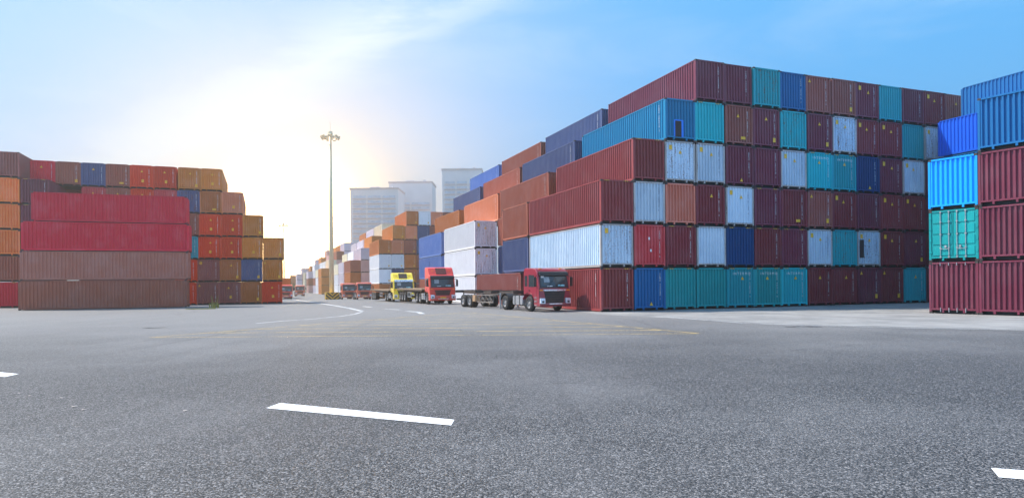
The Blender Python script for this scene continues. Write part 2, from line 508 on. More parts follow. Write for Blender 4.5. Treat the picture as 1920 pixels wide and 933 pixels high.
# ------------------------------------------------------------------ ground, apron, markings
def asphalt():
    m, t = new_mat('asphalt')
    co = t.n('ShaderNodeTexCoord').outputs['Object']
    v1 = t.n('ShaderNodeTexVoronoi', Vector=co, Scale=60.0, Randomness=1.0)
    s1 = t.n('ShaderNodeSeparateColor', Color=v1.outputs['Color']).outputs[0]
    v2 = t.n('ShaderNodeTexNoise', Vector=co, Scale=36.0, Detail=3.0, Roughness=.7).outputs[0]
    v3 = t.n('ShaderNodeTexNoise', Vector=co, Scale=10.0, Detail=5.0, Roughness=.8).outputs[0]
    big = t.n('ShaderNodeTexNoise', Vector=co, Scale=.12, Detail=6.0, Roughness=.6).outputs[0]
    mid = t.n('ShaderNodeTexNoise', Vector=co, Scale=.9, Detail=4.0, Roughness=.6).outputs[0]
    a = t.math('ADD', t.math('MULTIPLY', t.math('POWER', s1, 4.0), .95), t.math('MULTIPLY', t.ramp(v2, .49, .57), .34))
    a = t.math('MULTIPLY', a, t.ramp(v3, .34, .64, .62, 1.2))
    col = t.mix(a, (.001, .001, .001), (.285, .270, .268))
    col = t.mix(t.ramp(big, .42, .7, 0, .30), col, (.27, .26, .26))
    yy = t.n('ShaderNodeSeparateXYZ', Vector=co).outputs[1]
    yw = t.math('ADD', yy, t.math('MULTIPLY', t.math('SUBTRACT', big, .5), 16.0))
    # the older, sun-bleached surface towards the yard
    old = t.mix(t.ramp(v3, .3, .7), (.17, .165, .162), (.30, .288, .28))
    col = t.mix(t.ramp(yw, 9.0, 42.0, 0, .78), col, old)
    col = t.mix(t.ramp(mid, .60, .8, 0, .25), col, (.05, .05, .052))
    tr = t.n('ShaderNodeMapping', Vector=co, Rotation=(0, 0, -.55), Scale=(1.5, .045, 1)).outputs[0]
    tn = t.n('ShaderNodeTexNoise', Vector=tr, Scale=1.0, Detail=4.0, Roughness=.6).outputs[0]
    col = t.mix(t.math('MULTIPLY', t.ramp(tn, .56, .72), .2), col, (.045, .043, .045))
    tr2 = t.n('ShaderNodeMapping', Vector=co, Rotation=(0, 0, 1.15), Scale=(1.1, .05, 1)).outputs[0]
    tn2 = t.n('ShaderNodeTexNoise', Vector=tr2, Scale=1.0, Detail=3.0, Roughness=.6).outputs[0]
    col = t.mix(t.math('MULTIPLY', t.ramp(tn2, .6, .74), .15), col, (.04, .04, .042))
    cv = t.n('ShaderNodeTexVoronoi', _feature='DISTANCE_TO_EDGE', Vector=t.mix(.15, co, t.n('ShaderNodeTexNoise', Vector=co, Scale=.8, Detail=5.0).outputs[1]), Scale=.16)
    cr_ = t.math('MULTIPLY', t.ramp(cv.outputs['Distance'], .0015, .004, 1, 0), t.ramp(mid, .5, .6))
    col = t.mix(t.math('MULTIPLY', cr_, .5), col, (.02, .02, .02))
    bmp = t.n('ShaderNodeBump', Strength=.6, Distance=.012, Height=t.math('SUBTRACT', t.math('ADD', s1, v2), v1.outputs['Distance']))
    finish(t, col, .66, bmp.outputs[0], spec=.4)
    return m


def concrete():
    m, t = new_mat('worn_concrete')
    co = t.n('ShaderNodeTexCoord').outputs['Object']
    a = t.n('ShaderNodeTexNoise', Vector=co, Scale=.35, Detail=8.0, Roughness=.7).outputs[0]
    b = t.n('ShaderNodeTexNoise', Vector=co, Scale=7.0, Detail=5.0, Roughness=.7).outputs[0]
    st = t.n('ShaderNodeMapping', Vector=co, Rotation=(0, 0, -.3), Scale=(.12, 1.8, 1)).outputs[0]
    c = t.n('ShaderNodeTexNoise', Vector=st, Scale=1.0, Detail=5.0, Roughness=.65).outputs[0]
    col = t.mix(t.ramp(a, .3, .7), (.20, .195, .19), (.33, .32, .31))
    col = t.mix(t.ramp(c, .5, .75, 0, .45), col, (.10, .10, .105))
    col = t.mix(t.ramp(b, .6, .8, 0, .3), col, (.11, .11, .11))
    finish(t, col, .8, None, spec=.3)
    return m


M_ASPH = asphalt(); M_CONC = concrete()
ys = [-60, -20, 0, 10, 20, 30, 40, 50, 56, 62, 68, 76, 84, 92, 100, 108, 116, 124, 128, 134, 150, 170, 200, 228, 260, 320, 420, 600, 900, 1500, 3000, 6000]
xs = [-5000, -1500, -400, -120, -60, -20, 20, 60, 120, 400, 1500, 5000]
gb = MB(); gb.v = [(x, y, gz(y)) for y in ys for x in xs]; nx = len(xs)
gb.f = [(j * nx + i, j * nx + i + 1, (j + 1) * nx + i + 1, (j + 1) * nx + i) for j in range(len(ys) - 1) for i in range(nx - 1)]
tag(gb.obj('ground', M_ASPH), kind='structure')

# concrete apron in front of the large wall of containers
ap = [at(1120, 589), at(1320, 599), at(1460, 607.5), at(1920, 618), Vector((60, 26)), Vector((90, 58)), Vector((40, 60.5)), Vector((5, 47.5)), Vector((4.3, 42.5))]
tag(MB().quad(*[(p.x, p.y, .004) for p in ap]).obj('concrete_apron', M_CONC), kind='structure')


def worn(name, c, wear, rough=.6):
    """road paint, flaked away where wear is high"""
    m, t = new_mat(name)
    co = t.n('ShaderNodeTexCoord').outputs['Object']
    n = t.n('ShaderNodeTexNoise', Vector=co, Scale=22.0, Detail=6.0, Roughness=.75).outputs[0]
    n2 = t.n('ShaderNodeTexNoise', Vector=co, Scale=1.2, Detail=3.0).outputs[0]
    k = t.ramp(t.math('ADD', t.math('MULTIPLY', n, .7), t.math('MULTIPLY', n2, .3)), .5 - .2 * (1 - wear) - .06, .5 - .2 * (1 - wear) + .06)
    b = t.n('ShaderNodeBsdfPrincipled', Base_Color=(*c, 1), Roughness=rough)
    tr = t.n('ShaderNodeBsdfTransparent')
    mx = t.n('ShaderNodeMixShader', i0=k, i1=tr.outputs[0], i2=b.outputs[0])
    t.n('ShaderNodeOutputMaterial', Surface=mx.outputs[0])
    return m


M_LINE = worn('road_paint_white', (.82, .82, .84), .0)
M_LINE2 = worn('road_paint_white_worn', (.66, .66, .66), .75)
M_YLINE = worn('road_paint_yellow_worn', (.60, .43, .16), .95)
HI = .008


def poly_mark(name, pts, mat, h=HI):
    P = [p if isinstance(p, Vector) else at(*p) for p in pts]
    return tag(MB().quad(*[(p.x, p.y, gz(p.y) + h) for p in P]).obj(name, mat), kind='structure')


def line_mark(mb, a, b, w, h=HI):
    a, b = (p if isinstance(p, Vector) else at(*p) for p in (a, b))
    n = (b - a).normalized(); n = Vector((-n.y, n.x)) * w / 2
    k = max(1, int((b - a).length / 3))
    P = [a + (b - a) * i / k for i in range(k + 1)]
    mb.strip([(p.x + n.x, p.y + n.y, gz(p.y) + h) for p in P], [(p.x - n.x, p.y - n.y, gz(p.y) + h) for p in P])


poly_mark('road_marking_dash', [(499, 765), (525, 755.5), (852, 787), (846, 797.5)], M_LINE)
poly_mark('road_marking_dash', [(-160, 694), (-150, 683), (35, 701), (9, 706.5)], M_LINE)
poly_mark('road_marking_dash', [(1858, 877.5), (2250, 907), (2290, 930), (1873, 895)], M_LINE)
lm = MB()
pl = [(549, 560.9), (585, 566), (620, 571.5), (655, 577.5), (679, 583)]
for a, b in zip(pl, pl[1:]): line_mark(lm, a, b, .32)
pl = [(679, 584.6), (665, 588.5), (640, 592.5), (581, 598.2), (530, 601.5), (480, 606)]
for a, b in zip(pl, pl[1:]): line_mark(lm, a, b, .17)
tag(lm.obj('road_marking_line', M_LINE2), kind='structure')
lm = MB()
for a, b in (((681, 574.2), (696, 575.6)), ((723, 579.0), (751, 580.4)), ((762, 583.2), (784, 584.6)), ((784, 584.8), (792, 588))): line_mark(lm, a, b, .35)
for a, b in (((1250, 594), (1320, 599.5)), ((1320, 599.5), (1390, 605)), ((1390, 605), (1460, 608.3)), ((1460, 608.3), (1700, 614.5)), ((1700, 614.5), (1990, 620))): line_mark(lm, a, b, .11)
tag(lm.obj('road_marking_edge', M_LINE2), kind='structure')
# yellow hatched no-parking area
A, B, C = at(876, 585), at(1311, 625), at(281, 632.5)
ym = MB()
line_mark(ym, A, B, .16); line_mark(ym, A, C, .16); line_mark(ym, C, B, .14)
for k in range(1, 9):
    q = k / 9
    line_mark(ym, A.lerp(C, q), A.lerp(B, min(1, q * 1.0 + .02)), .2)
tag(ym.obj('road_marking_hatching', M_YLINE), kind='structure')
M_JOINT = plain('joint_tar', (.035, .035, .04), .8)
jm = MB(); line_mark(jm, (1300, 572.5), (1560, 582.5), .06, .010); line_mark(jm, (1560, 582.5), (1742, 589.5), .06, .010)
tag(jm.obj('expansion_joint', M_JOINT), kind='structure')
M_OIL, _t = new_mat('oil_stain')
_co = _t.n('ShaderNodeTexCoord').outputs['Object']
_n = _t.n('ShaderNodeTexNoise', Vector=_co, Scale=2.5, Detail=5.0).outputs[0]
_b = _t.n('ShaderNodeBsdfPrincipled', Base_Color=(.03, .03, .034, 1), Roughness=.6)
_tr = _t.n('ShaderNodeBsdfTransparent')
_mx = _t.n('ShaderNodeMixShader', i0=_t.ramp(_n, .42, .6, .0, .8), i1=_tr.outputs[0], i2=_b.outputs[0])
_t.n('ShaderNodeOutputMaterial', Surface=_mx.outputs[0])
for cx, cy, rx, ry in ((1508, 612.5, .8, .12), (284, 614.5, .8, .10)):
    c = at(cx, cy)
    P = [Vector((c.x + rx * math.cos(k * .4) * random.uniform(.8, 1.1), c.y + ry * 3 * math.sin(k * .4) * random.uniform(.8, 1.1))) for k in range(16)]
    poly_mark('oil_stain', P, M_OIL, .012)
M_DRAIN = plain('cast_iron', (.06, .058, .058), .6)

# ------------------------------------------------------------------ the large container wall (front bay)
p, PL = 'pale', 'plum'
WALL = [
    (0, ['oxblood|HN|', 'blue|b', 'green|H|n', 'green||n', 'teal|TRH', 'green|TRH', 'aqua|TRH', 'maroon|T', 'maroon|T', 'plum|ts', 'maroon|ts', 'teal|T', 'plum|']),
    (0, ['pale|Sg', 'red|P', 'maroon|H', 'pale||n', 'navy|H|n', 'maroon|H', 'plum|H', 'pale|ST', 'teal|g|n', 'rusty|STh', 'maroon|ST', 'plum|Ts', 'maroon|']),
    (0, ['oxblood|H|n', 'pale|', 'salmon||n', 'maroon|T', 'pale|ST', 'plum|H', 'maroon|w', 'oxide|ts', 'maroon|ST', 'plum|', 'maroon|ST', 'maroon|ST', 'plum|']),
    (1, ['oxblood|H|n', 'pale|STg', 'pale|ST', 'plum|b', 'plum|', 'pale|ST', 'aqua|TRH', 'teal|TRH', 'navy|b', 'plum|ST', 'pale|ST', 'plum|']),
    (2, ['door_blue|ON|n', 'aqua|H|n', 'oxide|Tw', 'plum|Ts', 'aqua|g|n', 'plum|Ts', 'rusty|STg', 'maroon|ST', 'maroon|ST', 'teal||n', 'pale|Sg']),
    (3, ['plum|', 'plum|', 'teal|g|n', 'blue|', 'oxide|t', 'oxide|s', 'plum|ST', 'teal||n', 'plum|', 'maroon|ST', 'oxide|T'])]
GW = 'containers of the large stepped wall'
for ti, (k0, row) in enumerate(WALL):
    for j, spec in enumerate(row):
        c, mk, *fl = spec.split('|')
        k = k0 + j
        t = k * PITCH + 1.256 + random.uniform(-.025, .025)
        cen = main_pt(t, 6.095 + random.uniform(-.05, .07))
        extra = ''
        if 'O' in mk: extra = ' with a cut-out doorway'
        elif 'h' in mk: extra = ' with dark holes'
        elif 'P' in mk: extra = ' with two white plates'
        elif 'R' in mk: extra = ' with white letters'
        lab = '%s container%s, %s from left, %s, large wall' % (WORD[c], extra, ORD[j], TIER[ti])
        container('forty', c, cen, TH + random.uniform(-.003, .003), ti * HC, lab, GW, 2, mk, not (fl and fl[-1] == 'n'))

# following bays along the truck lane (only the stepped outer column shows)
SIDE = [
    ('oxide', 0, 14.2, 0, 'forty', 'N'), ('slate', 0, 12.5, 1, 'twenty', ''), ('brown', 0, 12.5, 2, 'twenty', ''),
    ('brown', 1, 13.75, 3, 'forty', 'N'), ('slate', 2, 13.7, 4, 'forty', 'N'), ('slate', 3, 13.3, 5, 'forty', 'N'),
    ('white', 0, 27.0, 0, 'forty', 'H'), ('white', 0, 26.9, 1, 'forty', 'STg'), ('white', 0, 26.9, 2, 'forty', 'STg'),
    ('coral', 1, 26.7, 3, 'forty', 'N'), ('brown', 2, 26.7, 4, 'forty', 'N'), ('brown', 3, 26.8, 5, 'forty', 'N'),
    ('brown', 0, 40.4, 0, 'forty', ''), ('periwinkle', 0, 40.6, 1, 'forty', ''), ('periwinkle', 0, 40.6, 2, 'forty', ''),
    ('rust_brown', 1, 41.2, 3, 'forty', 'N'), ('slate', 2, 40.3, 4, 'forty', 'N'), ('periwinkle', 3, 40.2, 5, 'forty', 'N')]
for i_, (c_, ti_) in enumerate((('brown', 0), ('slate', 1), ('brown', 2))):
    container('forty', c_, main_pt(PITCH + 1.256, 14.62 + 6.095), TH, ti_ * HC, '%s container filling the gap inside the second bay, %s' % (WORD[c_], TIER[ti_]), 'containers along the truck lane', 1, '', False)
BAYN = {0: 'second', 1: 'third', 2: 'fourth'}
for i, (c, k, s, ti, kind, mk) in enumerate(SIDE):
    L = TYPES[kind]['dims'][0]
    cen = main_pt(k * PITCH + 1.256, s + L / 2)
    lab = '%s container seen along its side, %s, %s bay back from the wall corner' % (WORD[c], TIER[ti], BAYN[i // 6])
    container(kind, c, cen, TH, ti * HC + gz(main_pt(0, s + L).y) * .8, lab, 'containers along the truck lane', 2, mk, True)

# blue stacks closing off the right end of the wall
GE = 'blue containers closing off the wall'
for ti in range(5):
    cen = main_pt(11.86 * PITCH + 1.22, -1.35 - 12.19 / 2)
    nm = 'royal' if ti == 4 else ('teal', 'blue', 'maroon', 'blue')[ti]
    container('forty', nm, cen, TH, ti * HC, ('royal blue container seen side-on above the sky-blue one' if ti == 4 else '%s container wedged between wall and nearest right stack, %s' % (WORD[nm], TIER[ti])), GE, 1, '', False)
for ti in range(6):
    cen = main_pt(12.87 * PITCH + 1.22 + .05, -1.45 - 12.19 / 2)
    nm = 'deep_blue' if ti == 5 else ('maroon', 'teal', 'maroon', 'pale', 'blue')[ti]
    container('forty', nm, cen, TH, ti * HC, ('dark blue container standing highest, beyond the nearest right stack' if ti == 5 else '%s container in the rear blue stack, %s' % (WORD[nm], TIER[ti])), GE, 1, '', False)

# nearest stack at the right edge
OR = Vector((23.67, 36.75)); TR = -.989
DRr = Vector((math.cos(TR), math.sin(TR))); DLr = Vector((-math.sin(TR), math.cos(TR)))
RIGHT = [(0, 0, 'plum', '', 'maroon container with lock-rod stubs along its foot, under the teal doors'),
         (0, 1, 'green', 'D', 'teal container showing closed double doors and lock rods'),
         (0, 2, 'sky', '', 'bright sky-blue container on top of the teal doors'),
         (1, 0, 'plum', '', 'maroon container on the ground at the right photo edge'),
         (1, 1, 'plum', '', 'scuffed maroon container second from the ground at the right photo edge'),
         (1, 2, 'plum', '', 'maroon container directly under the dark blue one at the right edge'),
         (1, 3, 'deep_blue', '', 'dark blue ribbed container topping the nearest right stack')]
for k, ti, c, mk, lab in RIGHT:
    cen = OR + DRr * (k * 2.47 + 1.23) + DLr * (6.095 + (0 if k else .02))
    r_ = container('forty', c, cen, TR + (.004 if ti == 1 else 0), ti * HC, lab, 'nearest stack at the right edge', 2, mk, False)
    if k == 0 and ti == 0:
        b = MB()
        for xx in (-.62, -.2, .2, .62): b.bar((xx, -6.13, .10), (xx, -6.13, .34), .022, 8).bar((xx, -6.13, 2.68), (xx, -6.13, 2.84), .022, 8)
        b.obj('lock_rod_stub', M_STEEL, r_)

# ------------------------------------------------------------------ left side stacks
GN = 'long containers of the near left stack'
ON = Vector((-42.62, 55.99)); DRn = Vector((math.cos(.36), math.sin(.36))); DLn = Vector((-math.sin(.36), math.cos(.36)))
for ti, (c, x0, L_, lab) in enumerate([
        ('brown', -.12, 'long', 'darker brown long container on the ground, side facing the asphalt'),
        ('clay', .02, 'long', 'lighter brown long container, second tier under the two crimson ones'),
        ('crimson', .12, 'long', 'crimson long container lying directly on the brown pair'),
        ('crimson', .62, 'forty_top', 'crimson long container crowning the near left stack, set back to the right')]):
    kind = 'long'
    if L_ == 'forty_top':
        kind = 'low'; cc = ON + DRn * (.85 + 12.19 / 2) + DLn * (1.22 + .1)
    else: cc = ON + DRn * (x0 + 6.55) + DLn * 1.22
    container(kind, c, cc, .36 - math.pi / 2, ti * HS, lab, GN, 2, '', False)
    # a second row behind carries nothing visible and is left out

GA = 'end-on containers at the left edge'
OA = Vector((-49.06, 64.64))
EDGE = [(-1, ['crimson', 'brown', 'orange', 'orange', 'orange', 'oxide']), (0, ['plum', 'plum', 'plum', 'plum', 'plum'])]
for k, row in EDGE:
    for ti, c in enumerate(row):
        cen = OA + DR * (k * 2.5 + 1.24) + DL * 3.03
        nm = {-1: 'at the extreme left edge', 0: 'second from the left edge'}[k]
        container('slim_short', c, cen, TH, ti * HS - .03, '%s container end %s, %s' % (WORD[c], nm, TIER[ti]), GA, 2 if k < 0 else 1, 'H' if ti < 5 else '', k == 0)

GB = 'end-on containers of the left background stack'
OB = Vector((-27.2, 76.6)); PB = 2.29
# columns count leftwards from the lane
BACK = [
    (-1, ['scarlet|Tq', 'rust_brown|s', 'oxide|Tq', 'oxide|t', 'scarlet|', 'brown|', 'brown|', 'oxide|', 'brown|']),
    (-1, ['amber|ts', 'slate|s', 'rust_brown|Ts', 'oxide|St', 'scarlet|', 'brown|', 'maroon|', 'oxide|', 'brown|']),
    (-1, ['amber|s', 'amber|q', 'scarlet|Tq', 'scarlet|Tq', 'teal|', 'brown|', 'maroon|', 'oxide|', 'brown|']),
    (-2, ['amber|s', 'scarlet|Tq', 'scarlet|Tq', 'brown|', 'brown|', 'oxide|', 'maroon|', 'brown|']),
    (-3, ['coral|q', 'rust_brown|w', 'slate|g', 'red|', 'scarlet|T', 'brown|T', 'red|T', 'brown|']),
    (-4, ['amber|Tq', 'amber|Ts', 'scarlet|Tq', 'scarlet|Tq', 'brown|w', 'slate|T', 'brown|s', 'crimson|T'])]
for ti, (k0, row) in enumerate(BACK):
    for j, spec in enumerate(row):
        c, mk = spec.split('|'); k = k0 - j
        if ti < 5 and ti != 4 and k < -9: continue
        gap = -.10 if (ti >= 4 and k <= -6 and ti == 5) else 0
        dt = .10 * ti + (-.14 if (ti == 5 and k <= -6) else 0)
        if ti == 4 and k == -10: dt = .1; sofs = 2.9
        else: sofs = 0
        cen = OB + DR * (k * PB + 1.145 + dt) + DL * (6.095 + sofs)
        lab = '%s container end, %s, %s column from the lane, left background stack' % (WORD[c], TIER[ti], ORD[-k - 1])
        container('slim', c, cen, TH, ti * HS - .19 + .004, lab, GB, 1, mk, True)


# ------------------------------------------------------------------ far stacks down the lane
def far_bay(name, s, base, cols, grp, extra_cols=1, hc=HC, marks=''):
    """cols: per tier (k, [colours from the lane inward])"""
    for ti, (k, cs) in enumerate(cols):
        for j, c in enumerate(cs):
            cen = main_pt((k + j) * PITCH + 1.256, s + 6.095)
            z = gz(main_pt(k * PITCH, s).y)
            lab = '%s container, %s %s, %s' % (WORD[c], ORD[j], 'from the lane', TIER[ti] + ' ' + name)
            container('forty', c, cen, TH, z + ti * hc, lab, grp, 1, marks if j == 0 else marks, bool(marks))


G2 = 'containers of the stack behind the yellow truck'
far_bay('of the stack behind yellow truck', 90.3, 0, [
    (.24, ['rust_brown', 'rust_brown', 'rust_brown', 'brown']), (.24, ['white', 'slate', 'rust_brown', 'brown']),
    (.24, ['white', 'white', 'rust_brown', 'brown']), (.24, ['rust_brown', 'coral', 'brown', 'slate', 'brown']),
    (1.33, ['amber', 'coral', 'slate', 'brown', 'brown']), (2.43, ['rust_brown', 'white', 'coral', 'brown'])], G2, marks='s')
G3 = 'containers of the far lane stacks'
BAYS = [
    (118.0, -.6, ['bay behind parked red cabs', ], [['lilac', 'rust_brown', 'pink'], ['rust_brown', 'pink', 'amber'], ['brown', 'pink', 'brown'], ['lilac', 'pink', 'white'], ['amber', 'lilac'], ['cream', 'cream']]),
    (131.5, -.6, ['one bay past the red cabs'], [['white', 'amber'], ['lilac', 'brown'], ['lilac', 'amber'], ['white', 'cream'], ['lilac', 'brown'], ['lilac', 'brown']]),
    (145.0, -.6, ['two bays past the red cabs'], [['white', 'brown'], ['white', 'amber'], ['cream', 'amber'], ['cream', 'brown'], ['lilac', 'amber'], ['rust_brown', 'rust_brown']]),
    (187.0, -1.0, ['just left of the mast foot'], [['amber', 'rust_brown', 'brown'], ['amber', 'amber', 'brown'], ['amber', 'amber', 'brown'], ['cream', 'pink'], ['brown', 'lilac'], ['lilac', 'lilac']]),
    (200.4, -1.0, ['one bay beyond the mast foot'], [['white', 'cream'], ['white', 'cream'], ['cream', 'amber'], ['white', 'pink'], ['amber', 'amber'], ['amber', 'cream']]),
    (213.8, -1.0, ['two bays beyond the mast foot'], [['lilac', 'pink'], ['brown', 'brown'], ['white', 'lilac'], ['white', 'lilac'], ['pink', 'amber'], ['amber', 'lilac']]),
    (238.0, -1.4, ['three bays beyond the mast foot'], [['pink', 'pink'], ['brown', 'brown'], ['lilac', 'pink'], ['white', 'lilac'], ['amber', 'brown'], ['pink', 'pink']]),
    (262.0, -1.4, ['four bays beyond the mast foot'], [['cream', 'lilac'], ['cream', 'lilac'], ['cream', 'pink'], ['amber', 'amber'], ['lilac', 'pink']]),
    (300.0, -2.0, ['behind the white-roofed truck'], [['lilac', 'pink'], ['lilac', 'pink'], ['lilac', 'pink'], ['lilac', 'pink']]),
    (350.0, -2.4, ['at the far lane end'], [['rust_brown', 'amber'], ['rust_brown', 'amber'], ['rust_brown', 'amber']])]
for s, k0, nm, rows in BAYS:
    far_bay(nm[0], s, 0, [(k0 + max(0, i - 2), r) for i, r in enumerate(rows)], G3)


# ------------------------------------------------------------------ trucks
def wheel(root, x, y, r=.52, wdt=.30, side=1, z=None, rim=M_RIM):
    h = wdt / 2; z = r if z is None else z
    pf = [(-h, r * .58), (-h, r * .86), (-h * .8, r * .97), (-h * .3, r), (h * .3, r), (h * .8, r * .97), (h, r * .86), (h, r * .58)]
    ty = MB().lathe(pf, 0, 0, 0, 26).obj('wheel', M_BLK, root, smooth=True)
    ty.location = (x, y, z)
    o = side * h
    rf = [(o * .9, r * .60), (o * .95, r * .56), (o * .35, r * .50), (o * .2, r * .30), (o * .75, r * .24), (o * .9, r * .16), (o * .9, .001)]
    MB().lathe(rf, 0, 0, 0, 20).lathe([(-o * .9, r * .58), (-o * .6, .001)], 0, 0, 0, 20).obj('rim', rim, ty, smooth=False)
    return ty


def arc(cy, cz, r, a0, a1, n=9):
    return [(cy + r * math.cos(a0 + (a1 - a0) * k / n), cz + r * math.sin(a0 + (a1 - a0) * k / n)) for k in range(n + 1)]


def car_paint(name, c):
    m, t = new_mat(name)
    co = t.n('ShaderNodeTexCoord').outputs['Object']
    n = t.n('ShaderNodeTexNoise', Vector=co, Scale=1.6, Detail=6.0, Roughness=.65).outputs[0]
    sep_ = t.n('ShaderNodeSeparateXYZ', Vector=co).outputs[2]
    dust = t.math('MULTIPLY', t.ramp(sep_, 1.5, .3), t.ramp(n, .35, .7))
    col = t.mix(t.math('MULTIPLY', dust, .55), t.mix(t.ramp(n, .4, .8, 0, .3), c, tuple(q * .7 + .03 for q in c)), (.20, .15, .12))
    finish(t, col, .34, None, 0, .5, **{'Coat Weight': .4, 'Coat Roughness': .15})
    return m


def truck(label, loc, rz, paintm, style, trailer, group='trucks parked in the lane', H=2.95, plate=True, tall=False, trailer_len=13.0):
    root = empty('truck', (loc[0], loc[1], gz(loc[1])), rz, label, 'truck', group)
    tilt = 0
    # cab shell with wheel arch
    prof = [(0.02, .42), (0.0, 1.0), (0.03, 1.56), (.26, 2.62)]
    prof += [(.48, 2.86), (.9, 2.95), (1.9, 2.97), (2.08, 2.85)] if not tall else [(.52, 2.82), (.95, 3.42), (1.3, 3.52), (1.95, 3.52), (2.10, 3.40)]
    prof += [(2.12, 1.15)]
    prof += arc(1.40, .54, .68, R(62), R(168), 9)
    prof += [(.70, .42)]
    MB().prism(prof, -1.22, 1.22).obj('cab', paintm, root, bevel=.07, seg=3, smooth=False)

    def fy(z): return .0 if z < 1.0 else (.03 if z < 1.56 else .03 + (z - 1.56) * .217)
    def slab(nm, mat, z0, z1, xa, xb=None, d=.03, off=0, par=None, bev=0):
        xb = xa if xb is None else xb
        b = MB(); y0, y1 = fy(z0 + .001) - d - off, fy(z1) - d - off
        b.v = [(-xa, y0, z0), (xa, y0, z0), (xb, y1, z1), (-xb, y1, z1), (-xa, y0 + d + .02, z0), (xa, y0 + d + .02, z0), (xb, y1 + d + .02, z1), (-xb, y1 + d + .02, z1)]
        b.f = [(0, 1, 2, 3), (7, 6, 5, 4), (0, 4, 5, 1), (1, 5, 6, 2), (2, 6, 7, 3), (3, 7, 4, 0)]
        return b.obj(nm, mat, par or root, bevel=bev, seg=2)
    slab('windscreen_surround', M_BLKP, 1.60, 2.58, 1.13, 1.08, .012)
    ws = slab('windscreen', M_GLASS, 1.68, 2.42, 1.06, 1.02, .022)
    # pale slabs set on the glass: cloth, grey-blue panel, card and papers
    for nm_, mt_, z0_, z1_, xa_, xs_ in (('dashboard_cloth', plain_teal, 1.71, 1.82, .26, .55), ('windscreen_panel', panel_grey, 1.98, 2.34, .22, -.55),
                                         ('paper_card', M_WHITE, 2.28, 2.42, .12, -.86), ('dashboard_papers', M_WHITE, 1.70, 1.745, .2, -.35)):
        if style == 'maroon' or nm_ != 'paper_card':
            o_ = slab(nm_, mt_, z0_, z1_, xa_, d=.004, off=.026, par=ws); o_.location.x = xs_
    vis = MB(); vis.prism([(.12, 2.40), (.02, 2.44), (.10, 2.66), (.33, 2.72), (.33, 2.60)], -1.12, 1.12)
    vis.obj('sun_visor', M_BLKP if style != 'yellow' else M_CHROME, root, bevel=.02)
    for xx in (-.5, .35):
        MB().bar((xx, .0, 1.66), (xx + .42, .10, 2.10), .012).obj('wiper', M_BLKP, root)
    grm = M_BLKP if style == 'maroon' else paintm
    if style == 'maroon':
        slab('chrome_strip', M_CHROME, 1.40, 1.50, .86, .90, .05)
        g = slab('grille', M_BLKP, .60, 1.39, .66, .84, .035)
        for k in range(4): MB().box(-.70, .70, -.055, -.034, .70 + k * .17, .745 + k * .17).obj('grille_bar', M_DUST, g)
    else:
        g = slab('grille', M_BLKP if style == 'yellow' else grille_red, .86, 1.36, .62, .80, .025)
        for k in range(4): MB().box(-.66, .66, -.05, -.024, .90 + k * .115, .95 + k * .115).obj('grille_bar', M_DUST, g)
        slab('front_panel_lip', paintm, 1.38, 1.54, 1.0, 1.02, .03, bev=.01)
    for sx in (-1, 1):
        a, b = sorted((sx * 1.205, sx * 1.222)); MB().box(a, b, -.012, .01, .95, 1.60).obj('panel_seam', M_BLKP, root)
        ml = MB().box(sx * .8 - .09, sx * .8 + .09, .52 if not tall else .72, .60 if not tall else .82, (2.86 if not tall else 3.10), (2.93 if not tall else 3.17))
        ml.obj('marker_light', M_ORANGE, root)
    if tall:
        MB().prism([(.50, 2.84), (.56, 2.90), (.98, 3.44), (.92, 3.44)], -.5, .5).obj('roof_panel', M_DUST if style == 'yellow' else grille_red, root)
        MB().bar((-.9, 1.5, 3.50), (-.9, 1.5, 4.1), .012).obj('aerial', M_BLKP, root)
    bm_ = MB().prism([(-.10, .36), (-.14, .50), (-.11, .86 if style != 'maroon' else .60), (.55, .86 if style != 'maroon' else .60), (.62, .36)], -1.24, 1.24)
    bp = bm_.obj('bumper', paintm, root, bevel=.05, seg=2)
    MB().box(-.5, .5, -.155, -.12, .50, .57).obj('bumper_strip', M_CHROME, bp)
    for sx in (-1, 1):
        hl = MB()
        a, b = sorted((sx * .82, sx * 1.19))
        hl.v = [(a, -.16, .56), (b, -.16, .56), (b, -.13, .92), (a, -.13, .92), (a, .0, .56), (b, .0, .56), (b, .0, .92), (a, .0, .92)]
        hl.f = [(0, 1, 2, 3), (7, 6, 5, 4), (0, 4, 5, 1), (1, 5, 6, 2), (2, 6, 7, 3), (3, 7, 4, 0)]
        h_ = hl.obj('headlight', M_LAMP, root, bevel=.02)
        MB().box(sx * 1.0 - .08, sx * 1.0 + .08, -.168, -.155, .62, .74).obj('lamp_lens', M_BLKP, h_)
        a, b = sorted((sx * .93, sx * 1.20))
        MB().box(a, b, -.01, .05, 1.41, 1.49).obj('indicator', M_ORANGE, root)
        mr = MB().box(sx * 1.44 - .10, sx * 1.44 + .10, .10, .20, 1.70, 2.32).obj('mirror', M_BLKP, root, bevel=.03)
        MB().bar((sx * 1.22, .3, 2.40), (sx * 1.44, .15, 2.34), .02).bar((sx * 1.22, .3, 1.72), (sx * 1.44, .15, 1.76), .02).obj('mirror_arm', M_BLKP, mr)
        # doors with window
        x = sx * 1.225; x2 = sx * 1.238
        a, b = sorted((x, x2))
        dr = MB().prism([(.33, 1.10), (.30, 1.60), (.50, 2.56), (1.45, 2.60), (1.45, 1.20)], a, b).obj('door', paintm, root)
        a, b = sorted((sx * 1.236, sx * 1.246))
        MB().prism([(.45, 1.68), (.62, 2.46), (1.36, 2.50), (1.36, 1.68)], a, b).obj('door_window', M_GLASS, dr)
        a, b = sorted((sx * 1.236, sx * 1.27)); MB().box(a, b, 1.2, 1.38, 1.42, 1.47).obj('door_handle', M_BLKP, dr)
